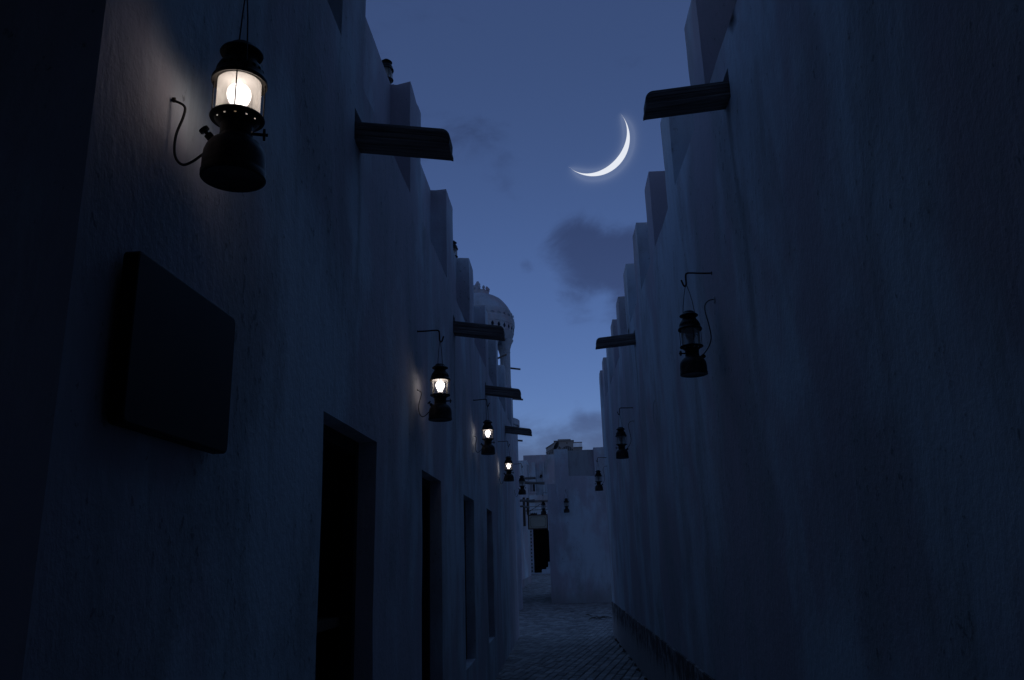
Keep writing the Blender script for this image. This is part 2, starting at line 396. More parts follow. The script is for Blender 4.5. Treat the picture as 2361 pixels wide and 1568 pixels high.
# ------------------------------------------------------------------ left wall
XL = -1.015
def posL(u, v, w):
    z = v if v < 1.6 else 1.6+(v-1.6)*(1+.0045*(u-5.3))
    return (XL+w, u, z)
WIN = [(3.38, 4.39), (5.86, 6.85), (8.42, 9.38), (10.94, 11.88)]
L0, L1 = 1.535, 18.02
LEDGE, TOP = 4.22, 5.16
lw = empty('crenellated_wall', (XL, L0, 0)); tag(lw, 'tall pale plaster wall with dark windows along the left side of the alley', 'wall')
def kid(mb, name, mat, root, **k):
    o = mb.build(name, mat, root, **k); o.matrix_parent_inverse = Matrix.Translation(root.location).inverted() if root.rotation_euler.z == 0 else root.matrix_basis.inverted(); return o
q = MB()
spz = {3.85: 3.79, 7.80: 3.80, 11.21: 3.82, 15.20: 3.83}
holes = [(y-.085, y+.085, z-.03, z+.16, .13, True) for y, z in spz.items()]
wins = [(a, b, .545, 2.235+.002*(a-3.4), .10, False) for a, b in WIN]
wall_face(q, posL, L0, L1, -.1, LEDGE, wins+holes, .12)
# ledge, set-back parapet face, parapet top, rear
DEP = .155
us = grid(L0, L1, .25)
for a, b_ in zip(us, us[1:]):
    f = lambda u, v, w: posL(u, v, w+disp(posL(u, v, 0)))
    q.quad(f(a, LEDGE, 0), f(b_, LEDGE, 0), posL(b_, LEDGE, -DEP), posL(a, LEDGE, -DEP))
tops = lambda u: TOP-.012+noise.noise(Vector((u*2.1, 3.3, 0)))*.012
us = grid(L0, L1, .2)
for a, b_ in zip(us, us[1:]):
    q.quad(posL(a, LEDGE, -DEP), posL(b_, LEDGE, -DEP), posL(b_, tops(b_), -DEP), posL(a, tops(a), -DEP))
    q.quad(posL(a, tops(a), -DEP), posL(b_, tops(b_), -DEP), posL(b_, tops(b_), -.42), posL(a, tops(a), -.42))
    q.quad(posL(a, tops(a), -.42), posL(b_, tops(b_), -.42), posL(b_, 4.3, -.42), posL(a, 4.3, -.42))
q.quad((XL-.40, L0, 4.3), (XL-.40, L1, 4.3), (-6, L1, 4.3), (-6, L0, 4.3))                  # flat roof behind the parapet
q.quad((XL, L1, -.1), (-6, L1, -.1), (-6, L1, 5.2), (XL, L1, 5.2))
# end face towards the cross lane
posE = lambda u, v, w: (u, L0-w, v)
wall_face(q, posE, -6.0, XL, -.1, 5.15, (), .16, 1.0)
kid(q, 'wall', M_L, lw, smooth=True, angle=30)
TEETH_L = [1.56, 3.46, 5.338, 7.262, 9.25, 11.284, 13.26, 15.40, 17.45]
for y in TEETH_L:
    q = MB(); rough_box(q, posL, y, min(y+.475, L1-.004), LEDGE-.0, TOP, -DEP-.06, .0, .10)
    kid(q, 'merlon', M_L, lw, smooth=True, angle=30)
for a, b_ in WIN:
    q = MB(); zt = wins[WIN.index((a, b_))][3]; zt = posL((a+b_)/2, zt, 0)[2]
    x0, x1 = XL-.165, XL-.102
    f = .055
    q.box(x0, x1, a-.02, a+f, .5, zt+.03); q.box(x0, x1, b_-f, b_+.02, .5, zt+.03); q.box(x0, x1, a+f, b_-f, zt-f, zt+.03); q.box(x0, x1, a+f, b_-f, .5, .60)
    wf = kid(q, 'window', M_DARK, lw, bevel=.004)
    q = MB().box(XL-.34, XL-.30, a-.02, b_+.02, .45, zt+.05); o = q.build('interior_backing', M_DARK, wf);  # black panel, the darkness of the open window put in by colour
    q = MB().box(XL-.30, XL-.17, a-.02, b_+.02, 1.285, 1.33); o = q.build('sill_board', M_WOOD_Z, wf)
    for yy in (a-.03, b_+.02):
        MB().box(XL-.32, XL-.103, yy, yy+.01, .45, zt+.05).build('lining', M_DARK, wf)

# ------------------------------------------------------------------ right wall
def XR(Y): return 1.189-.012*Y
def posR(u, v, w): return (XR(u)-w, u, v)
R0, R1 = -2.6, 17.74
rw = empty('crenellated_wall', (XR(0), 0, 0)); tag(rw, 'streaked plaster wall without windows along the right side of the alley', 'wall')
RL, RT = 4.69, 5.57
q = MB()
spzR = {4.45: 4.27, 10.30: 4.30}
holes = [(y-.085, y+.085, z-.03, z+.17, .13, True) for y, z in spzR.items()]
wall_face(q, posR, R0, R1, -.1, RL, holes, .13)
us = grid(R0, R1, .25); D2 = .30
for a, b_ in zip(us, us[1:]):
    f = lambda u, v, w: posR(u, v, w+disp(posR(u, v, 0)))
    q.quad(f(a, RL, 0), f(b_, RL, 0), posR(b_, RL, -D2), posR(a, RL, -D2))
    q.quad(posR(a, RL, -D2), posR(b_, RL, -D2), posR(b_, RT-.02, -D2), posR(a, RT-.02, -D2))
    q.quad(posR(a, RT-.02, -D2), posR(b_, RT-.02, -D2), posR(b_, RT-.02, -D2-.3), posR(a, RT-.02, -D2-.3))
    q.quad(posR(a, RT-.02, -D2-.3), posR(b_, RT-.02, -D2-.3), posR(b_, 4.4, -D2-.3), posR(a, 4.4, -D2-.3))
q.quad(posR(R0, 4.4, -.55), posR(R1, 4.4, -.55), (7, R1, 4.4), (7, R0, 4.4))
posE2 = lambda u, v, w: (u, R1+w, v)
wall_face(q, posE2, XR(R1), 7, -.1, 5.5, (), .25, 1.0)
kid(q, 'wall', M_R, rw, smooth=True, angle=30)
TEETH_R = [.7, 2.13, 3.56, 5.0, 6.44, 7.86, 9.25, 10.69, 12.12, 13.44, 14.80, 16.14, 17.27]
for y in TEETH_R:
    q = MB(); rough_box(q, posR, y, min(y+.455, R1-.004), RL, RT+random.uniform(-.01, .01), -D2-.05, 0, .10)
    kid(q, 'merlon', M_R, rw, smooth=True, angle=30)
# plinth, stained by rising damp
m, t, b = new_mat('damp_plinth')
gg = N(t, 'ShaderNodeNewGeometry'); sp = N(t, 'ShaderNodeSeparateXYZ'); L(t, gg.outputs['Position'], sp.inputs[0])
mp = N(t, 'ShaderNodeMapping'); mp.inputs['Scale'].default_value = (1, 1, .09); L(t, gg.outputs['Position'], mp.inputs[0])
st = N(t, 'ShaderNodeTexNoise', i_Scale=11., i_Detail=7., i_Roughness=.7); L(t, mp.outputs[0], st.inputs[0])
n2 = N(t, 'ShaderNodeTexNoise', i_Scale=5., i_Detail=8., i_Roughness=.7); L(t, gg.outputs['Position'], n2.inputs[0])
hh = math_(t, 'ADD', sp.outputs[2], math_(t, 'MULTIPLY', math_(t, 'SUBTRACT', st.outputs[0], .5), 1.15))
k = math_(t, 'MULTIPLY', sstep(t, hh, .30, .50), sstep(t, n2.outputs[0], .36, .56))
L(t, mixc(t, math_(t, 'MULTIPLY', k, .92), mixc(t, n2.outputs[0], (.34, .31, .30), (.56, .52, .50)), (.045, .034, .028)), b.inputs['Base Color']); b.inputs['Roughness'].default_value = .95
bp = N(t, 'ShaderNodeBump', i_Strength=.8, i_Distance=.015); L(t, n2.outputs[0], bp.inputs['Height']); L(t, bp.outputs[0], b.inputs['Normal'])
M_DADO = m
q = MB(); us = grid(R0, R1-.002, .15)
pt = lambda u: .662+noise.noise(Vector((u*2.5, 0, 5)))*.012
for a, b_ in zip(us, us[1:]):
    w1 = lambda u, v: .019+disp(posR(u, v, 0))+noise.noise(Vector((u*3, v*3, 2)))*.004
    vs = [-.08, .1, .25, .4, .55, 1]
    P_ = lambda u, v: posR(u, v if v < 1 else pt(u), w1(u, min(v, .66)))
    for c, d in zip(vs, vs[1:]): q.quad(P_(a, c), P_(b_, c), P_(b_, d), P_(a, d))
    q.quad(P_(a, 1), P_(b_, 1), posR(b_, pt(b_)+.006, -.03), posR(a, pt(a)+.006, -.03))
kid(q, 'plinth', M_DADO, rw, smooth=True, angle=50)

# ------------------------------------------------------------------ unseen passage and room, added to shade the near walls
rh = empty('added_shade_passage', (0, -2.7, 0)); tag(rh, 'added unseen passage roof and room shading the near end of the alley', 'passage')
q = MB(); wall_face(q, lambda u, v, w: (u, -2.7+w, v), -7, 5, -.1, 6.5, (), .5)
q.box(-7, 5, -3.1, -2.75, -.1, 6.5)
kid(q, 'wall', M_REAR, rh)
q = MB(); q.box(-2.3, XR(1)-.01, -2.69, 1.30, 3.25, 3.6); kid(q, 'shade_ceiling', M_REAR, rh)  # added roof out of view, keeps skylight off the near walls
q = MB(); q.box(-2.3, XR(1)-.01, .94, 1.30, 3.605, 6.6); kid(q, 'parapet', M_REAR, rh)  # tall added front, blocks the sky behind the camera
q = MB(); wall_face(q, lambda u, v, w: (-7+w, u, v), -2.69, L0, -.1, 3.24, (), .5); kid(q, 'wall', M_REAR, rh)
q = MB(); q.box(-1.6, 1.9, 1.302, 3.15, 5.66, 7.6); kid(q, 'added_shade_room', M_REAR, rh)      # unseen room added overhead to darken the near walls
for i in range(6):
    y = 1.45+i*.3
    q = MB().tube([(-1.59, y, 5.605), (0, y, 5.60), (1.75, y, 5.605)], .05, 10); kid(q, 'floor_pole', M_WOOD, rh, smooth=True)
q = MB().box(-2.3, -2.0, 1.0, 1.30, -.1, 3.245); kid(q, 'pier', M_REAR, rh)
for i in range(10):
    y = -2.4+i*.38
    q = MB().tube([(-2.28, y, 3.19), (-.6, y, 3.185), (XR(y), y, 3.19)], .055, 10); kid(q, 'ceiling_pole', M_WOOD, rh, smooth=True)

# ------------------------------------------------------------------ timber water spouts
def spout_mesh(Lh):
    q = MB()
    def loft(sec, x0, x1, r, zmin, zmax):
        st = [x0, x1-r] + [x1-r+r*math.sin(k*math.pi/2/7) for k in range(1, 8)]
        rows = []
        for x in st:
            t_ = max(0, (x-(x1-r))/r); top = zmax-(1-math.sqrt(max(0, 1-t_*t_)))*(zmax-zmin)*.72
            rows.append([q.vert((x, y+noise.noise(Vector((x*6, y*20, z*20)))*.003, zmin+(z-zmin)/(zmax-zmin)*(top-zmin)+noise.noise(Vector((x*5, y*9, z)))*.004)) for y, z in sec])
        n = len(sec)
        for a, b in zip(rows, rows[1:]):
            for k in range(n): q.face(a[k], a[(k+1) % n], b[(k+1) % n], b[k])
        q.face(*rows[0][::-1]); q.face(*rows[-1])
    half = [(.060, .040), (.066, .052), (.066, .072), (.061, .076), (.066, .080), (.066, .098), (.060, .102), (.063, .106), (.056, .128)]
    sec = half + [(-y, z) for y, z in half[::-1]]
    xs = []
    loft(sec, -.12, Lh-.012, .055, .040, .128)
    low = [(.056, 0), (.068, .006), (.070, .030), (.062, .042)]
    loft(low + [(-y, z) for y, z in low[::-1]], -.12, Lh, .03, 0, .042)
    return q
sm = {}
SP_LAB = {('L', 0): 'large timber water spout right of the big lit lantern, below the left parapet', ('L', 1): 'second timber water spout along the left wall, in front of the domed tower',
          ('L', 2): 'third timber water spout along the left wall, above the third lit lantern hook', ('L', 3): 'smallest and farthest timber water spout on the left wall',
          ('R', 0): 'large timber water spout high on the right wall, above right of the moon', ('R', 1): 'smaller timber water spout on the right wall, below the cloud'}
for side, ys_, zz in (('L', SPOUT_L, spz), ('R', SPOUT_R, spzR)):
    for i, y in enumerate(ys_):
        Lh = (.515 if side == 'L' else .518)*random.uniform(.99, 1.01)
        q = spout_mesh(Lh); o = q.build('water_spout', M_WOOD, None, smooth=True, angle=28)
        zb = posL(y, zz[y], 0)[2] if side == 'L' else zz[y]
        o.location = (XL, y, zb) if side == 'L' else (XR(y), y, zb)
        o.rotation_euler = (0, R_(9 if side == 'L' else 5), 0 if side == 'L' else math.pi)
        tag(o, SP_LAB[side, i], 'water spout', 'timber spouts projecting from the walls')

# ------------------------------------------------------------------ dark board on the left wall
bd = empty('sign_board', (XL, 1.98, 1.9)); tag(bd, 'blank black rounded board fixed to the left wall below the big lantern', 'sign board')
def round_plate(x0, x1, y0, y1, z0, z1, r, e=.006):
    q = MB(); pts = []
    for cy, cz, a0 in ((y1-r, z1-r, 0), (y0+r, z1-r, 90), (y0+r, z0+r, 180), (y1-r, z0+r, 270)):
        for k in range(7): a = R_(a0+15*k); pts.append((cy+r*math.cos(a), cz+r*math.sin(a)))
    def ring(x, s): 
        cy, cz = (y0+y1)/2, (z0+z1)/2
        return [q.vert((x, y-(y-cy)/(y1-y0)*2*s, z-(z-cz)/(z1-z0)*2*s)) for y, z in pts]
    rows = [ring(x0, 0), ring(x1-e, 0), ring(x1-e*.3, e*.3), ring(x1, e)]
    n = len(pts)
    for a, b in zip(rows, rows[1:]):
        for k in range(n): q.face(a[k], a[(k+1) % n], b[(k+1) % n], b[k])
    q.face(*rows[-1]); q.face(*rows[0][::-1]); return q
kid(round_plate(XL+.016, -.962, 1.692, 2.268, 1.915, 2.327, .02), 'board', M_BLACK, bd, smooth=True, angle=8)
q = MB(); q.box(XL-.02, XL+.0155, 1.74, 2.22, 1.95, 2.0); q.box(XL-.02, XL+.0155, 1.74, 2.22, 2.24, 2.29); kid(q, 'mounting_batten', M_BLACK, bd)

# ------------------------------------------------------------------ lanterns
def lantern(name, lit, glass):
    root = empty(name)
    q = MB().lathe([(0, .006), (.070, .004), (.078, 0), (.085, .002), (.0855, .016), (.0835, .020), (.0835, .026), (.083, .055), (.081, .073), (.076, .088), (.067, .102), (.055, .112), (.046, .117), (.044, .124), (0, .124)], 40)
    tk = q.build('tank', M_TANK, root, smooth=True, angle=35)
    q = MB().tube([(-.052, -.018, .098), (-.069, -.024, .117)], .011, 12); q.tube([(-.069, -.024, .117), (-.076, -.027, .125)], .005, 8); q.tube([(-.075, -.0265, .124), (-.081, -.0285, .131)], .0135, 14)
    q.build('pump_cap', M_METAL, tk, smooth=True)
    # burner neck with air slots, collar and gallery with light holes
    q = MB().lathe([(.0435, .118), (.0435, .131), (.0435, .147), (.0435, .160), (.046, .163), (.053, .169), (.0555, .1715), (.0575, .1745), (.0605, .178), (.072, .180), (.0735, .183), (.072, .186), (.056, .184)], 60, skip=lambda i, k: (i == 1 and k % 3 == 0) or (i == 6 and k % 5 == 0))
    bc = q.build('burner_collar', M_METAL, root, smooth=True, angle=35)
    MB().lathe([(.040, .116), (.040, .158), (.020, .163), (0, .164)], 24).build('burner_tube', M_METAL, bc, smooth=True)
    q = MB().tube([(.040, 0, .140), (.083, .004, .141)], .0045, 8); vk = q.build('valve_stem', M_METAL, root, smooth=True)
    q = MB().tube([(.070, .003, .141), (.0765, .0035, .141)], .0165, 12); q.build('valve_wheel', M_METAL, vk, smooth=True)
    q = MB().lathe([(.0585, .186), (.0585, .215), (.0585, .26), (.0585, .302)], 40); q.build('glass_globe', glass, root, smooth=True)
    for k in range(4):
        a = R_(92+90*k); q = MB().tube([(.068*math.cos(a), .068*math.sin(a), .184), (.068*math.cos(a), .068*math.sin(a), .300)], .0019, 6); q.build('guard_rod', M_METAL, root, smooth=True)
    hood = [(.060, .296), (.074, .290), (.0755, .293), (.0745, .302), (.070, .307), (.0675, .311), (.066, .322), (.064, .332), (.058, .345), (.050, .355), (.0445, .364), (.0425, .368), (.0425, .386), (.044, .388)]
    q = MB().lathe(hood, 40, skip=lambda i, k: i == 6 and k % 2 == 0); q.lathe([(0, .3), (.063, .297)], 40)
    hd = q.build('hood', M_METAL, root, smooth=True, angle=35)
    q = MB().lathe([(.058, .2985), (.072, .2945), (.0725, .2925)], 40); q.lathe([(0, .2965), (.0585, .2945)], 32); q.build('reflector', M_REFL, hd, smooth=True)
    q = MB().lathe([(.040, .384), (.0575, .384), (.059, .387), (.056, .392), (.048, .398), (.040, .402), (.036, .410), (.030, .415), (0, .417)], 36); q.build('chimney_cap', M_METAL, hd, smooth=True, angle=35)
    q = MB()
    ba = R_(110)
    B_ = lambda r, z: (r*math.cos(ba), r*math.sin(ba), z)
    hs = [(-.0745, .308), (-.073, .335), (-.066, .40), (-.052, .47), (-.032, .535), (-.012, .580), (0, .590), (.012, .580), (.032, .535), (.052, .47), (.066, .40), (.073, .335), (.0745, .308)]
    q.tube([B_(r, z) for r, z in hs], .0021, 6)
    for s_ in (-1, 1): q.tube([B_(s_*.066, .312), B_(s_*.080, .312)], .006, 10)
    q.build('bail_handle', M_WIRE, root, smooth=True)
    q = MB().lathe([(.0135, .184), (.0145, .205), (.0135, .207), (0, .207)], 20); so = q.build('bulb_socket', M_BRASS, root, smooth=True, angle=35)
    q = MB().lathe([(.0135, .2065), (.0145, .213), (.019, .225), (.0265, .237), (.0315, .250), (.0325, .259), (.030, .271), (.0235, .281), (.013, .2875), (0, .2895)], 28)
    q.build('bulb', M_ON if lit else M_OFF, so, smooth=True)
    return root
def smooth_path(pts, n=6):
    pts = [Vector(p) for p in pts]; out = []
    P = [pts[0]]+pts+[pts[-1]]
    for i in range(1, len(P)-2):
        for k in range(n):
            t_ = k/n; a, b, c, d = P[i-1:i+3]
            out.append(.5*((2*b)+(c-a)*t_+(2*a-5*b+4*c-d)*t_*t_+(3*b-3*c+d-a)*t_**3))
    return out+[pts[-1]]
def cable(root, style, arm, s):
    W = -arm/s
    if style == 'low': pts = [(-.079, -.015, .062), (-.105, -.02, .034), (-.130, -.015, .028), (-.152, -.005, .060), (-.155, 0, .12), (-.140, 0, .18), (-.141, 0, .212), (W-.004, 0, .228)]
    elif style == 'high': pts = [(-.045, -.01, .118), (-.075, -.01, .136), (-.112, -.005, .185), (-.130, 0, .245), (-.122, 0, .33), (-.108, 0, .41), (-.112, 0, .458), (-.140, 0, .487), (W-.004, 0, .492)]
    else: pts = [(-.079, -.015, .062), (-.11, -.03, -.02), (-.14, -.03, -.045), (-.16, -.01, .03), (W-.004, 0, .10)]
    q = MB().tube(smooth_path(pts), .0036, 7); c = q.build('power_cable', M_CABLE, root, smooth=True)
    zp = pts[-1][2]
    q = MB().tube([(W-.002, 0, zp), (W+.006, 0, zp)], .02 if style == 'high' else .007, 12); q.build('cable_plate', M_PLATE if style == 'high' else M_RUST, c, smooth=True)
lit_clear = lantern('oil_lantern', True, M_GLASS)
lit_milk = lantern('oil_lantern', True, M_MILK)
unlit = lantern('oil_lantern', False, M_GLASS_D)
used = set()
GL = 'old pressure lanterns hung along the alley'
def place(proto, loc, rz, s, label, style, arm, tilt=0):
    r = proto if proto.name not in used else copy_tree(proto); used.add(proto.name)
    if r is proto: pass
    r.location = loc; r.rotation_euler = (0, tilt, rz); r.scale = (s, s, s); tag(r, label, 'lantern', GL); 
    return r
def hook(loc, rz, s, arm, label):
    h = empty('wall_hook', loc, rz); h.scale = (s, s, s); tag(h, label, 'hook', 'iron hooks carrying the lanterns')
    W = -arm/s
    pts = [(W-.03, 0, .672), (W+.02, 0, .671), (W+.07, 0, .672), (-.035, 0, .676), (-.014, 0, .674), (-.005, 0, .662), (-.003, 0, .63), (-.002, 0, .60), (.006, 0, .586), (.015, 0, .592), (.022, 0, .612), (.027, 0, .628)]
    MB().tube(smooth_path(pts, 4), .0058, 8).build('rod', M_RUST, h, smooth=True)
    MB().tube([(W-.003, 0, .671), (W+.003, 0, .671)], .012, 10).build('wall_plate', M_RUST, h, smooth=True)
jobs = []
def add(proto, loc, rz, s, label, hlabel, style, arm): jobs.append((proto, loc, rz, s, label, hlabel, style, arm))
add(lit_milk, (-.845, 1.91, 2.607), R_(14), 1.0, 'big lit lantern with frosted glowing globe hanging close on the left wall', 'iron hook above the big frosted lantern', 'low', .17)
add(lit_clear, (-.845, 5.655, 2.575), R_(4), 1.0, 'second lit lantern on the left wall, under the second water spout', 'iron hook of the second lit lantern on the left wall', 'low', .17)
add(lit_clear, (-.845, 9.49, 2.804), R_(-3), .99, 'third lit lantern on the left wall, under the third water spout', 'iron hook of the third lit lantern on the left wall', 'low', .17)
add(lit_clear, (-.845, 13.25, 2.827), R_(6), .98, 'farthest and smallest lit lantern on the left wall', 'iron hook of the farthest lit lantern', 'slack', .17)
add(unlit, (-.845, 17.75, 2.945), R_(3), 1.0, 'unlit lantern at the far end of the left wall beside rough poles', 'iron hook at the far end of the left wall', 'slack', .17)
add(unlit, (XR(5.35)-.19, 5.34, 2.762), R_(184), 1.085, 'largest unlit lantern on the right wall with cable looping up to a white plate', 'long iron hook of the largest unlit lantern on the right wall', 'high', .19)
add(unlit, (XR(11.1)-.19, 11.1, 2.885), R_(177), 1.04, 'middle unlit lantern on the right wall, left of the large one', 'iron hook of the middle unlit lantern on the right wall', 'high', .19)
add(unlit, (XR(16.95)-.19, 16.95, 2.91), R_(182), 1.02, 'farthest unlit lantern on the right wall against the pale end house', 'iron hook of the farthest unlit lantern on the right wall', 'high', .19)
add(unlit, (.16, 26.7-.16, 2.985), R_(-90), 1.10, 'small unlit lantern flat against the pale end house', 'iron hook on the front of the pale end house', 'none', .16)
add(unlit, (-.45-.16, 27.25, 2.99), R_(180), 1.05, 'small unlit lantern peeking past the pale end house above the blank sign', 'iron hook on the side of the pale end house', 'low', .16)
for (proto, loc, rz, s, label, hlabel, style, arm) in jobs:
    jj = copy_tree(proto); jj.location = loc; jj.rotation_euler = (0, 0, rz); jj.scale = (s, s, s); tag(jj, label, 'lantern', GL)
    if style != 'none': cable(jj, style, arm, s)
    hook(loc, rz, s, arm, hlabel)
# two lanterns standing on roof piers behind the left parapet
for (px, py, Y, label, plab) in ((891, 148, 7.0, 'unlit lantern standing on the roof behind the left parapet, nearest the top', 'plaster roof pier carrying the upper roof lantern'),
                          (1043.5, 563, 10.2, 'unlit roof lantern almost hidden behind a merlon of the left wall', 'plaster roof pier carrying the half hidden roof lantern')):
    p = hitY(px, py, Y); zb = p.z-.37
    jj = copy_tree(unlit); jj.location = (p.x, p.y, zb); jj.rotation_euler = (0, 0, R_(30)); tag(jj, label, 'lantern', 'unlit lanterns on the roof')
    for ch in list(jj.children):
        if ch.name.startswith('bail'):
            ch.matrix_local = Matrix.Translation((0, 0, .31)) @ Matrix.Rotation(R_(20), 4, 'Z') @ Matrix.Rotation(R_(168), 4, 'Y') @ Matrix.Translation((0, 0, -.31))
    pr = empty('roof_pier', (p.x, p.y, 4.3)); tag(pr, plab, 'pier')
    q = MB(); q.box(p.x-.16, p.x+.16, p.y-.16, p.y+.16, 4.3, zb-.03); kid(q, 'shaft', M_L, pr)
    q = MB(); q.box(p.x-.18, p.x+.18, p.y-.18, p.y+.18, zb-.03, zb); kid(q, 'cap', M_L, pr)
def drop(o):
    for c in list(o.children): drop(c)
    bpy.data.objects.remove(o, do_unlink=True)
for p_ in (lit_clear, lit_milk, unlit): drop(p_)
# loose wire ends on the right wall
for (px, py, hgt, lab) in ((1513, 958, .17, 'short loose white cable loop on the right wall between two lanterns'), (1428, 1078, .12, 'tiny loose cable end on the right wall under the middle lantern')):
    p = hit(px, py, (1, .012, 0), 1.189)
    o = MB().tube(smooth_path([(0, 0, hgt), (-.02, .02, hgt*.7), (-.028, .03, 0), (-.02, .02, -hgt*.6), (-.004, .0, -hgt*.85)], 5), .004, 6).build('cable_loop', M_PLATE, None, smooth=True)
    o.location = p; tag(o, lab, 'cable')

# ------------------------------------------------------------------ moon
DM = 2500.0
mc = EYE + MOON_C*DM; Rm = MOON_R*DM
q = MB(); nlat, nw = 48, 10
axis = MOON_D; perp = axis.cross(MOON_C).normalized(); tow = -MOON_C
inner = 67.5/84
rows = []
for i in range(nlat+1):
    a = -math.pi/2 + math.pi*i/nlat
    row = []
    for j in range(nw+1):
        kx = inner + (1-inner)*j/nw                     # from terminator to limb, on the near side of the sphere
        u_ = math.cos(a)*kx; v_ = math.sin(a); d_ = math.sqrt(max(0, 1-u_*u_-v_*v_))
        row.append(q.vert(axis*u_*Rm + perp*v_*Rm + tow*d_*Rm))
    rows.append(row)
for a, b_ in zip(rows, rows[1:]):
    for j in range(nw): q.face(a[j], a[j+1], b_[j+1], b_[j])
m, t, b = new_mat('sunlit_moon')
n1 = N(t, 'ShaderNodeTexNoise', i_Scale=.02, i_Detail=5.); tc = N(t, 'ShaderNodeTexCoord'); L(t, tc.outputs['Object'], n1.inputs[0])
b.inputs['Base Color'].default_value = (0, 0, 0, 1); L(t, mixc(t, n1.outputs[0], (.72, .76, .86), (.86, .89, .95)), b.inputs['Emission Color']); b.inputs['Emission Strength'].default_value = 1.0; b.inputs['Specular IOR Level'].default_value = 0
mo = q.build('moon', m, None, smooth=True); mo.location = mc; tag(mo, 'thin bright crescent moon high between the walls', 'moon')

# ------------------------------------------------------------------ domed wind tower behind the left wall
TX, TY = -2.46, 25.0
tw = empty('domed_tower', (TX, TY, 0)); tag(tw, 'round domed wind tower with pierced cornice rising behind the left wall', 'tower')
def tkid(mb, name, mat=M_TOWER, parent=tw, **k): return mb.build(name, mat, parent, **k)
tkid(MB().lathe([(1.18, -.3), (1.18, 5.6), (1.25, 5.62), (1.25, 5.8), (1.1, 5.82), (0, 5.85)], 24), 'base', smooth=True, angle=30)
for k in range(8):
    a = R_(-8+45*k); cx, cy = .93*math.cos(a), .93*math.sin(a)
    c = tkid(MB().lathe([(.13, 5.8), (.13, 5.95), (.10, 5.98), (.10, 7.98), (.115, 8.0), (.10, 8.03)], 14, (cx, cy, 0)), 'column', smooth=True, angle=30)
    tkid(MB().lathe([(.10, 8.03), (.11, 8.12), (.15, 8.26), (.215, 8.38), (.215, 8.42), (0, 8.42)], 14, (cx, cy, 0)), 'capital', parent=c, smooth=True, angle=30)
seg = 32
# frieze band: gallery of diamond holes, then a row of arched openings, both real gaps
q = MB().lathe([(.80, 8.40), (1.03, 8.41), (1.08, 8.50), (1.13, 8.58), (1.155, 8.66)], seg); q.lathe([(.80, 8.40), (.80, 9.0)], seg)
tkid(q, 'cornice', smooth=True, angle=30)
q = MB(); zr = [8.66, 8.72, 8.80, 8.88]; rr = [1.155, 1.165, 1.17, 1.175]
for k in range(seg):
    a0, a1 = 2*math.pi*k/seg, 2*math.pi*(k+1)/seg; am = (a0+a1)/2; da = (a1-a0)
    pt_ = lambda a, z: ((1.155+.02*(z-8.66)/.22)*math.cos(a), (1.155+.02*(z-8.66)/.22)*math.sin(a), z)
    outer = [(a0, 8.66), (am, 8.66), (a1, 8.66), (a1, 8.77), (a1, 8.88), (am, 8.88), (a0, 8.88), (a0, 8.77)]
    ins = [(am-da*.14, 8.70), (am, 8.69), (am+da*.14, 8.70), (am+da*.24, 8.76), (am+da*.12, 8.81), (am, 8.855), (am-da*.12, 8.81), (am-da*.24, 8.76)]
    A = [q.vert(pt_(*p)) for p in outer]; I = [q.vert(pt_(*p)) for p in ins]
    for i in range(8): q.face(A[i], A[(i+1) % 8], I[(i+1) % 8], I[i])
tkid(q, 'pierced_frieze')
tkid(MB().lathe([(1.175, 8.88), (1.19, 8.89), (1.19, 9.06), (1.175, 9.08)], seg), 'ring_band', smooth=True, angle=30)
q = MB()
for k in range(seg):
    a0, a1 = 2*math.pi*k/seg, 2*math.pi*(k+1)/seg; am = (a0+a1)/2; da = (a1-a0)
    pt_ = lambda a, z: (1.175*math.cos(a), 1.175*math.sin(a), z)
    outer = [(a0, 9.08), (am, 9.08), (a1, 9.08), (a1, 9.2), (am, 9.27), (a0, 9.2)]
    ins = [(am-da*.32, 9.125), (am, 9.11), (am+da*.32, 9.125), (am+da*.28, 9.165), (am, 9.19), (am-da*.28, 9.165)]
    A = [q.vert(pt_(*p)) for p in outer]; I = [q.vert(pt_(*p)) for p in ins]
    for i in range(6): q.face(A[i], A[(i+1) % 6], I[(i+1) % 6], I[i])
tkid(q, 'pierced_parapet')
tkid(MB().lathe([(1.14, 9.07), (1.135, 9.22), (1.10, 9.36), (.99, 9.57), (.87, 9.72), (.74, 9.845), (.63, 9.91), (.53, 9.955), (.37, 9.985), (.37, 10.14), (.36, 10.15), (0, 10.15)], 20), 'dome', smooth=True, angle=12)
for k in range(14):
    a = 2*math.pi*k/14; cx, cy = .35*math.cos(a), .35*math.sin(a)
    tkid(MB().lathe([(.045, 10.145), (.028, 10.17), (.045, 10.2), (.05, 10.225), (.03, 10.27), (0, 10.30)], 8, (cx, cy, 0)), 'crown_merlon', smooth=True)
tkid(MB().lathe([(.09, 10.15), (.085, 10.30), (.07, 10.36), (.085, 10.38), (.09, 10.43), (.06, 10.47), (.04, 10.52), (0, 10.54)], 14), 'finial', smooth=True, angle=25)
for (x0, y0, x1, y1, Y) in ((1150, 846, 1200, 851.5, 25), (1160, 918, 1206, 921.5, 25), (1165, 1013, 1205, 1016.5, 25), (1146, 827, 1168, 817, 24.2)):
    a, b_ = hitY(x0, y0, Y), hitY(x1, y1, Y); o = Vector((TX, TY, 0))
    tkid(MB().tube([a-o, (a+b_)/2-o, b_-o], .03, 9), 'pole', M_WOOD, smooth=True)

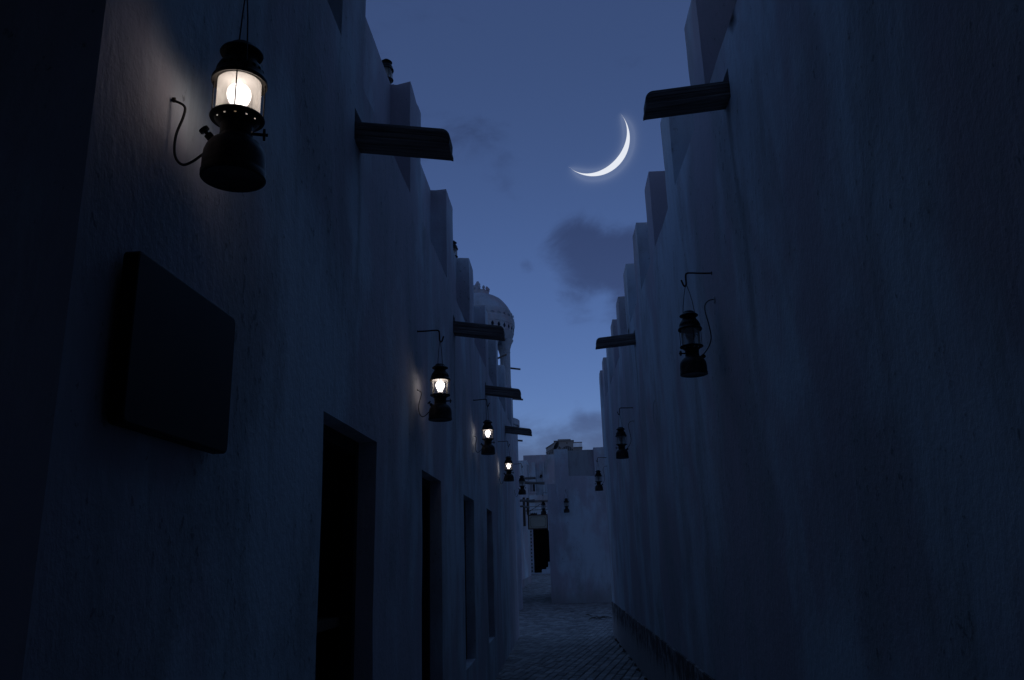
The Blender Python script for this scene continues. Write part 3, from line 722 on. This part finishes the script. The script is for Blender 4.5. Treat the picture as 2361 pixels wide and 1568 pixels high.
# ------------------------------------------------------------------ far end of the lane
FY = 26.7
fb = empty('plaster_house', (-.45, FY, 0)); tag(fb, 'pale plaster house closing the end of the alley behind a small lantern', 'house')
posF = lambda u, v, w: (u, FY-w, v)
q = MB(); rough_box(q, posF, -.45, -.172, -.2, 3.94, -5, 0, .3); rough_box(q, posF, -.168, .28, 4.17, 5.07, -.4, 0, .15); rough_box(q, posF, 1.14, 5, 4.17, 5.09, -.4, 0, .3)
rough_box(q, posF, -.170, 5, -.2, 4.168, -5, 0, .3)
kid(q, 'wall', M_FAR, fb, smooth=True, angle=30)
q = MB(); rough_box(q, posF, .285, 1.135, 4.172, 5.03, -.4, -.10, .2); kid(q, 'parapet_panel', M_PANEL, fb, smooth=True, angle=30)
# dish
ds = empty('satellite_dish', hitY(1288, 1036, 27.0)); tag(ds, 'dark satellite dish tilted on the roof of the end house', 'satellite dish')
q = MB().lathe([(0, 0), (.05, .004), (.11, .02), (.165, .048), (.17, .05), (.165, .054), (.11, .028), (.05, .012), (0, .008)], 24)
o = q.build('bowl', M_METAL, ds, smooth=True); o.location = (-.03, 0, .10); o.rotation_euler = (R_(-18), R_(-58), 0)
q = MB().tube([(0.02, .0, -.06), (0.02, .02, .1)], .015, 8); q.tube([(.09, .02, -.06), (.07, .02, .05), (0, .02, .08)], .012, 8); q.build('mast', M_METAL, ds)
# left house beyond the cross lane: oblique wall
bs = .0536; XB = lambda Y: -1.93+bs*(Y-34.7)
nB = (1, -bs, 0); dB = -1.93-bs*34.7
hb = empty('plaster_house', (XB(40.3), 40.3, 0)); tag(hb, 'weathered plaster house with projecting poles left of the far doorway', 'house')
px = [(1176, 1059), (1194.6, 1060), (1195.5, 1062), (1205, 1064.5), (1211, 1070), (1219, 1072), (1225.5, 1073)]
tp = [hit(x, y, nB, dB) for x, y in px]
poly = [Vector((XB(26), 26, -.1)), Vector((XB(40.3), 40.3, -.1))]+[Vector((XB(40.3), 40.3, tp[-1].z))]+tp[-2::-1]+[Vector((XB(26), 26, tp[0].z))]
q = MB().prism(poly, (-4, .3, 0)); kid(q, 'wall', M_FAR, hb)
a, b_ = hit(1186, 1061, nB, dB), hit(1194.5, 1090, nB, dB)
q = MB().box(a.x-.05, b_.x+.06, min(a.y, b_.y), max(a.y, b_.y), b_.z, a.z); kid(q, 'stone_patch', M_PANEL, hb)
for (x0, x1, y0, y1) in ((1203, 1209, 1146, 1214), (1212, 1217, 1147, 1188)):
    a, b_ = hit(x0, y0, nB, dB), hit(x1, y1, nB, dB); c = (a+b_)/2
    q = MB().tube([(c.x+.05, c.y, b_.z), (c.x+.055, c.y, (a.z+b_.z)/2), (c.x+.05, c.y, a.z)], .062, 10); kid(q, 'timber_post', M_WOOD_Z, hb, smooth=True)
for i, (x0, x1, y0, y1, rad) in enumerate(((1184, 1235, 1106, 1102, .055), (1190, 1255.5, 1112.5, 1114, .06), (1184, 1233, 1154, 1154.5, .055), (1189, 1221, 1167, 1169, .045))):
    a = hit(x0, y0, nB, dB); b_ = hitY(x1, y1, a.y)
    q = MB().tube([a+(b_-a)*k+Vector((0, 0, random.uniform(-.015, .015))) for k in (-.15, 0, .25, .5, .75, 1)], [rad*random.uniform(.85, 1.1) for _ in range(6)], 9); kid(q, 'pole', M_WOOD, hb, smooth=True)
q = MB(); us = grid(26, 40.31, 1.0)
for a, b_ in zip(us, us[1:]):
    for z0, z1 in ((-.1, gz(30)+.45),): q.quad((XB(a)+.02, a, z0+gz(a)*0), (XB(b_)+.02, b_, z0), (XB(b_)+.02, b_, gz(b_)+.32), (XB(a)+.02, a, gz(a)+.32)); q.quad((XB(a)+.02, a, gz(a)+.32), (XB(b_)+.02, b_, gz(b_)+.32), (XB(b_)-.02, b_, gz(b_)+.33), (XB(a)-.02, a, gz(a)+.33))
kid(q, 'plinth', M_PANEL, hb)
# hanging blank sign
SY = 38.0
sg = empty('hanging_sign', hitY(1240, 1221, SY)); tag(sg, 'blank cream sign with brown frame hanging before the dark doorway', 'sign')
A, B, C, D = [hitY(x, y, SY) for x, y in ((1216.5, 1188), (1264, 1184.5), (1262.5, 1218.5), (1218, 1222.5))]
x0, x1, z0, z1 = (A.x+D.x)/2, (B.x+C.x)/2, (C.z+D.z)/2, (A.z+B.z)/2
m_fr = simple('brown_sign_frame', (.10, .05, .035), .6); m_cr = simple('cream_sign_face', (.50, .46, .35), .6, 0, .06, 3); m_ln = simple('sign_line', (.16, .13, .08), .6)
fr = .05
q = MB(); q.box(x0, x1, SY-.03, SY+.03, z0, z0+fr); q.box(x0, x1, SY-.03, SY+.03, z1-fr, z1); q.box(x0, x0+fr, SY-.03, SY+.03, z0+fr, z1-fr); q.box(x1-fr, x1, SY-.03, SY+.03, z0+fr, z1-fr)
kid(q, 'frame', m_fr, sg)
fc = kid(MB().box(x0+fr, x1-fr, SY-.015, SY+.015, z0+fr, z1-fr), 'face', m_cr, sg)
q = MB(); e = .055+fr; yq = SY-.018; tk = .007
def strip(xa, za, xb, zb):
    d = Vector((xb-xa, 0, zb-za)).normalized(); n = Vector((-d.z, 0, d.x))*tk; p, r = Vector((xa, yq, za)), Vector((xb, yq, zb)); q.prism([p-n, r-n, r+n, p+n], (0, -.003, 0))
cc = .07
oct_ = [(x0+e+cc, z0+e), (x1-e-cc, z0+e), (x1-e, z0+e+cc), (x1-e, z1-e-cc), (x1-e-cc, z1-e), (x0+e+cc, z1-e), (x0+e, z1-e-cc), (x0+e, z0+e+cc)]
for i in range(8): strip(*oct_[i], *oct_[(i+1) % 8])
q.build('border_line', m_ln, fc).matrix_parent_inverse = Matrix()
q = MB()
xs = [x0+.15+k*.045 for k in range(7)]
poly = [(xs[0]-.03, z1)]+[(x, z1+(.09 if k % 2 == 0 else .05)) for k, x in enumerate(xs)]+[(xs[-1]+.03, z1)]
q.prism([Vector((x, SY-.01, z)) for x, z in poly][::-1], (0, .02, 0)); kid(q, 'crest', M_METAL, sg)
q = MB(); wx = XB(SY)
q.tube([(wx-.05, SY, z1+.20), (x1+.05, SY, z1+.22)], .012, 7); q.tube([(wx-.05, SY, z1+.14), (x0+.1, SY, z1+.16), (x1-.3, SY, z1+.48)], .012, 7); q.tube([(wx-.05, SY, z1+.38), (x1, SY, z1+.36)], .009, 7)
for xx in (x0+.12, x1-.12): q.tube([(xx, SY, z1-.01), (xx, SY, z1+.21)], .007, 6)
kid(q, 'bracket', M_RUST, sg)
# end house with the doorway
DY = 51.0
he = empty('plaster_house', (-1.5, DY, gz(DY))); tag(he, 'low house with a tall dark arched doorway at the end of the lane', 'house')
dx0, dx1, dz0, dz1 = -2.04, -.86, .66, 3.38
posD = lambda u, v, w: (u, DY-w, v)
q = MB()
q.box(-7, dx0, DY, DY+4, -.2, 5.39); q.box(dx1, 4, DY, DY+4, -.2, 5.39); q.box(dx0, dx1, DY, DY+4, dz1+.25, 5.39)
# arched head
arch = [(dx0, dz1+.25), (dx0, dz1-.25)]+[((dx0+dx1)/2-math.cos(R_(a))*(dx1-dx0)/2, dz1-.25+.42*math.sin(R_(a))) for a in range(10, 171, 16)]+[(dx1, dz1-.25), (dx1, dz1+.25)]
q.prism([Vector((x, DY, z)) for x, z in arch][::-1], (0, .5, 0)); kid(q, 'wall', M_FAR, he)
kid(MB().box(dx0-.3, dx1+.4, DY+2.2, DY+2.3, .3, 4), 'doorway_backing', M_DARK, he)  # black sheet standing in for the dark inside of the doorway
kid(MB().box(-7, 4, DY-.06, DY, 4.95, 5.08), 'lintel_beam', M_WOOD, he)
q = MB().box(dx0-.02, dx0+.20, DY-.04, DY-.002, gz(DY), dz1); ds_ = kid(q, 'door_surround', M_FAR2, he)
for k in range(12):
    o = MB().box(dx0+.03, dx0+.10, DY-.055, DY-.041, gz(DY)+.10+k*.215, gz(DY)+.20+k*.215).build('inlay', M_DARK, ds_); o.matrix_parent_inverse = ds_.matrix_parent_inverse.inverted() @ ds_.matrix_parent_inverse if False else Matrix()
for k, (xa, xb, zz) in enumerate(((-1.37, -.6, .24), (-1.1, -.6, .36), (-.98, -.6, .68))):
    kid(MB().box(xa, xb, DY-.55+.12*k, DY+.6, gz(DY)-.05, gz(DY)+zz), 'step', M_FAR2, he, bevel=.03)
kid(MB().box(-2.3, -.4, DY-.7, DY-.56, gz(DY)-.1, gz(DY)+.05), 'threshold', M_FAR2, he)
# taller house behind it
BY = 58.0
hd_ = empty('plaster_house', (-1.5, BY, 0)); tag(hd_, 'tall plain block with a small barred window rising behind the doorway house', 'house')
kid(MB().box(-2.62, 4, BY, BY+6, 0, 8.78), 'wall', M_FAR2, hd_)
kid(MB().box(-2.75, -1.75, BY-.5, BY-.003, 0, 8.22), 'pier', M_FAR2, hd_)
a, b_ = hitY(1222.5, 1116, BY-.5), hitY(1233.5, 1133, BY-.5)
wn = kid(MB().box(a.x, b_.x, BY-.53, BY-.505, b_.z, a.z), 'window', M_DARK, hd_)
for k in range(3):
    xx = a.x+(b_.x-a.x)*(.12+.2*k); MB().box(xx-.02, xx+.02, BY-.575, BY-.535, b_.z, a.z).build('bar', M_FAR2, wn)
kid(MB().box(a.x-.15, b_.x+.12, BY-.6, BY-.505, b_.z-.12, b_.z-.02), 'sill', M_FAR2, hd_)
kid(MB().tube([(-1.68, BY-.15, 3), (-1.68, BY-.15, 7.85)], .05, 8), 'downpipe', M_FAR2, hd_)
kid(MB().tube([(-1.40, BY-.12, 7.2), (-1.36, BY-.4, 7.25)], .09, 10), 'wall_lamp', M_METAL, hd_)
kid(MB().box(-1.25, -1.15, BY-.2, BY-.003, 0, 8.3), 'buttress', M_FAR2, hd_)
# ornate distant building
HY = 150.0
ho = empty('ornate_building', (.8, HY, 0)); tag(ho, 'distant ornate building with arched window and balustrade above the roofs', 'building')
m_h = simple('pale_stone', (.40, .39, .38), .9, 0, .08, .4); m_hd = simple('stone_dark_trim', (.24, .23, .22), .9, 0, .1, .4); m_gl = simple('dark_window_glass', (.03, .035, .045), .2)  # trim is a darker tone of the pale stone
HB = lambda x0, x1, y0, y1, z0, z1, n, mt=m_h, p=ho: (kid(MB().box(x0, x1, y0, y1, z0, z1), n, mt, p))
HB(-.9, 2.75, HY, HY+10, 0, 22.55, 'wall'); HB(2.76, 4.25, HY+.25, HY+10, 0, 21.25, 'wall'); HB(-.2, 2.3, HY+3, HY+9, 22.6, 23.4, 'roof_block')
HB(-.95, 2.85, HY-.15, HY+10, 22.56, 22.72, 'cornice', m_hd); HB(2.77, 4.4, HY+.05, HY+10, 21.26, 21.42, 'cornice', m_hd)
HB(2.80, 4.38, HY+.15, HY+.35, 22.22, 22.36, 'rail', m_hd)
for k in range(7): HB(2.88+k*.225, 2.98+k*.225, HY+.18, HY+.3, 21.42, 22.22, 'baluster')
# left wing seen obliquely
wp = [(-2.55, HY+7), (-.91, HY+.1)]
q = MB().prism([Vector((wp[0][0], wp[0][1], 0)), Vector((wp[1][0], wp[1][1], 0)), Vector((wp[1][0], wp[1][1], 22.2)), Vector((wp[0][0], wp[0][1], 22.2))], (1.5, 3, 0)); kid(q, 'wing', m_h, ho)
for zz, hh in ((21.3, .14), (22.2, .16)):
    q = MB().prism([Vector((wp[0][0]-.1, wp[0][1]-.1, zz)), Vector((wp[1][0]-.05, wp[1][1]-.2, zz)), Vector((wp[1][0]-.05, wp[1][1]-.2, zz+hh)), Vector((wp[0][0]-.1, wp[0][1]-.1, zz+hh))], (.3, .4, 0)); kid(q, 'cornice', m_hd, ho)
for k in range(4):
    f_ = .2+.2*k; X = wp[0][0]+(wp[1][0]-wp[0][0])*f_; Y = wp[0][1]+(wp[1][1]-wp[0][1])*f_
    o = kid(MB().box(X-.08, X+.06, Y-.4, Y+.1, 20.5, 21.1), 'window', m_gl, ho)
ax, az, ar = .98+.55, 20.55, 1.12
q = MB().prism([Vector((ax-ar, HY-.04, 19))]+[Vector((ax-ar*math.cos(R_(a)), HY-.04, az+ar*math.sin(R_(a)))) for a in range(0, 181, 15)]+[Vector((ax+ar, HY-.04, 19))], (0, .035, 0))
aw = kid(q, 'arched_window', m_gl, ho)
for k in range(5):
    xx = ax-ar+ar*2*(k+1)/6; h_ = math.sqrt(max(0, ar*ar-(xx-ax)**2)); MB().box(xx-.03, xx+.03, HY-.09, HY-.045, 19, az+h_).build('mullion', m_h, aw)
MB().box(ax-ar, ax+ar, HY-.095, HY-.045, 20.62, 20.70).build('transom', m_h, aw)
HB(3.2, 4.0, HY+.2, HY+.245, 20.0, 20.85, 'window', m_gl)
o = MB().prism([Vector((ax-.15, HY-.05, 22.2)), Vector((ax, HY-.05, 22.0)), Vector((ax+.15, HY-.05, 22.2)), Vector((ax, HY-.05, 22.4))], (0, .045, 0)); kid(o, 'diamond_vent', m_gl, ho)
for o in bpy.data.objects:      # sub-parts built in world coordinates: undo their parents' offset once
    pass

# ------------------------------------------------------------------ litter
lf = simple('dry_leaf', (.06, .045, .025), .8, 0, .4, 30)
spots = [((1358, 1422), .20), ((1376, 1427), .22), ((1367, 1429.5), .22), ((1393, 1424), .15), ((1401, 1425), .16), ((1389, 1428), .24), ((1410, 1426), .10), ((1315, 1405), .10), ((1316, 1410), .06), ((1320, 1412), .10), ((1326, 1427), .06), ((1300, 1428), .07), ((1407, 1415), .08)]
LEAF = ['dark dry leaf farthest left of the leaf cluster by the right wall', 'dry leaf in the middle of the leaf cluster by the right wall', 'dry leaf nearest the camera in the cluster by the right wall',
        'small dry leaf at the back of the cluster by the right wall', 'small dry leaf beside another at the back right of the cluster', 'largest dry leaf, front right of the cluster by the right wall',
        'dry leaf touching the foot of the right wall end', 'farthest dry leaf, close to the front of the pale end house', 'tiny middle leaf of the three before the pale end house',
        'nearest leaf of the three before the pale end house', 'tiny single leaf between the two groups of leaves', 'tiny single leaf farthest left on the open paving', 'lone dry leaf beyond the plinth end of the right wall']
for (px_, s_) in spots:
    p = hit(*px_, (0, -.02, 1), -.36); q = MB(); nn = 6
    for i in range(nn+1):
        u = i/nn; wd = math.sin(u*math.pi)**.7*.3+.01; cu = math.sin(u*2.4+random.random())*.16
        q.v += [((u-.5), -wd, cu+.22*wd+.05), ((u-.5), 0, cu+.03), ((u-.5), wd, cu+.28*wd+.05)]
    for i in range(nn):
        for j in range(2): q.f.append((3*i+j, 3*i+3+j, 3*i+4+j, 3*i+1+j))
    me = q.mesh('dry_leaf'); o = obj('dry_leaf', me, lf); o.location = (p.x, p.y, p.z+.006); o.scale = (s_, s_, s_*.8); o.rotation_euler = (random.uniform(-.2, .2), random.uniform(-.2, .2), random.uniform(-.6, .6))
    md = o.modifiers.new('thickness', 'SOLIDIFY'); md.thickness = .012
    tag(o, LEAF[spots.index((px_, s_))], 'leaf', 'dry leaves on the paving')
# dirt and moss gathered at the foot of the right wall
q = MB()
for i in range(260):
    Y = random.uniform(9.5, 17.2); r = random.uniform(.008, .03); x = XR(Y)-.02-abs(random.gauss(0, .02))
    if noise.noise(Vector((Y*1.3, 0, 0))) < -.05: continue
    b0 = len(q.v)
    for k in range(6):
        a = k*math.pi/3; q.v.append((x+r*math.cos(a)*random.uniform(.6, 1.2), Y+r*1.6*math.sin(a)*random.uniform(.6, 1.2), -.004))
    q.v.append((x, Y, r*random.uniform(.4, .9)))
    for k in range(6): q.f.append((b0+k, b0+(k+1) % 6, b0+6))
tag(q.build('dirt', simple('damp_dirt', (.03, .025, .018), .95, 0, .5, 60), None), 'dark dirt and moss gathered along the foot of the right wall', 'dirt', kind='stuff')
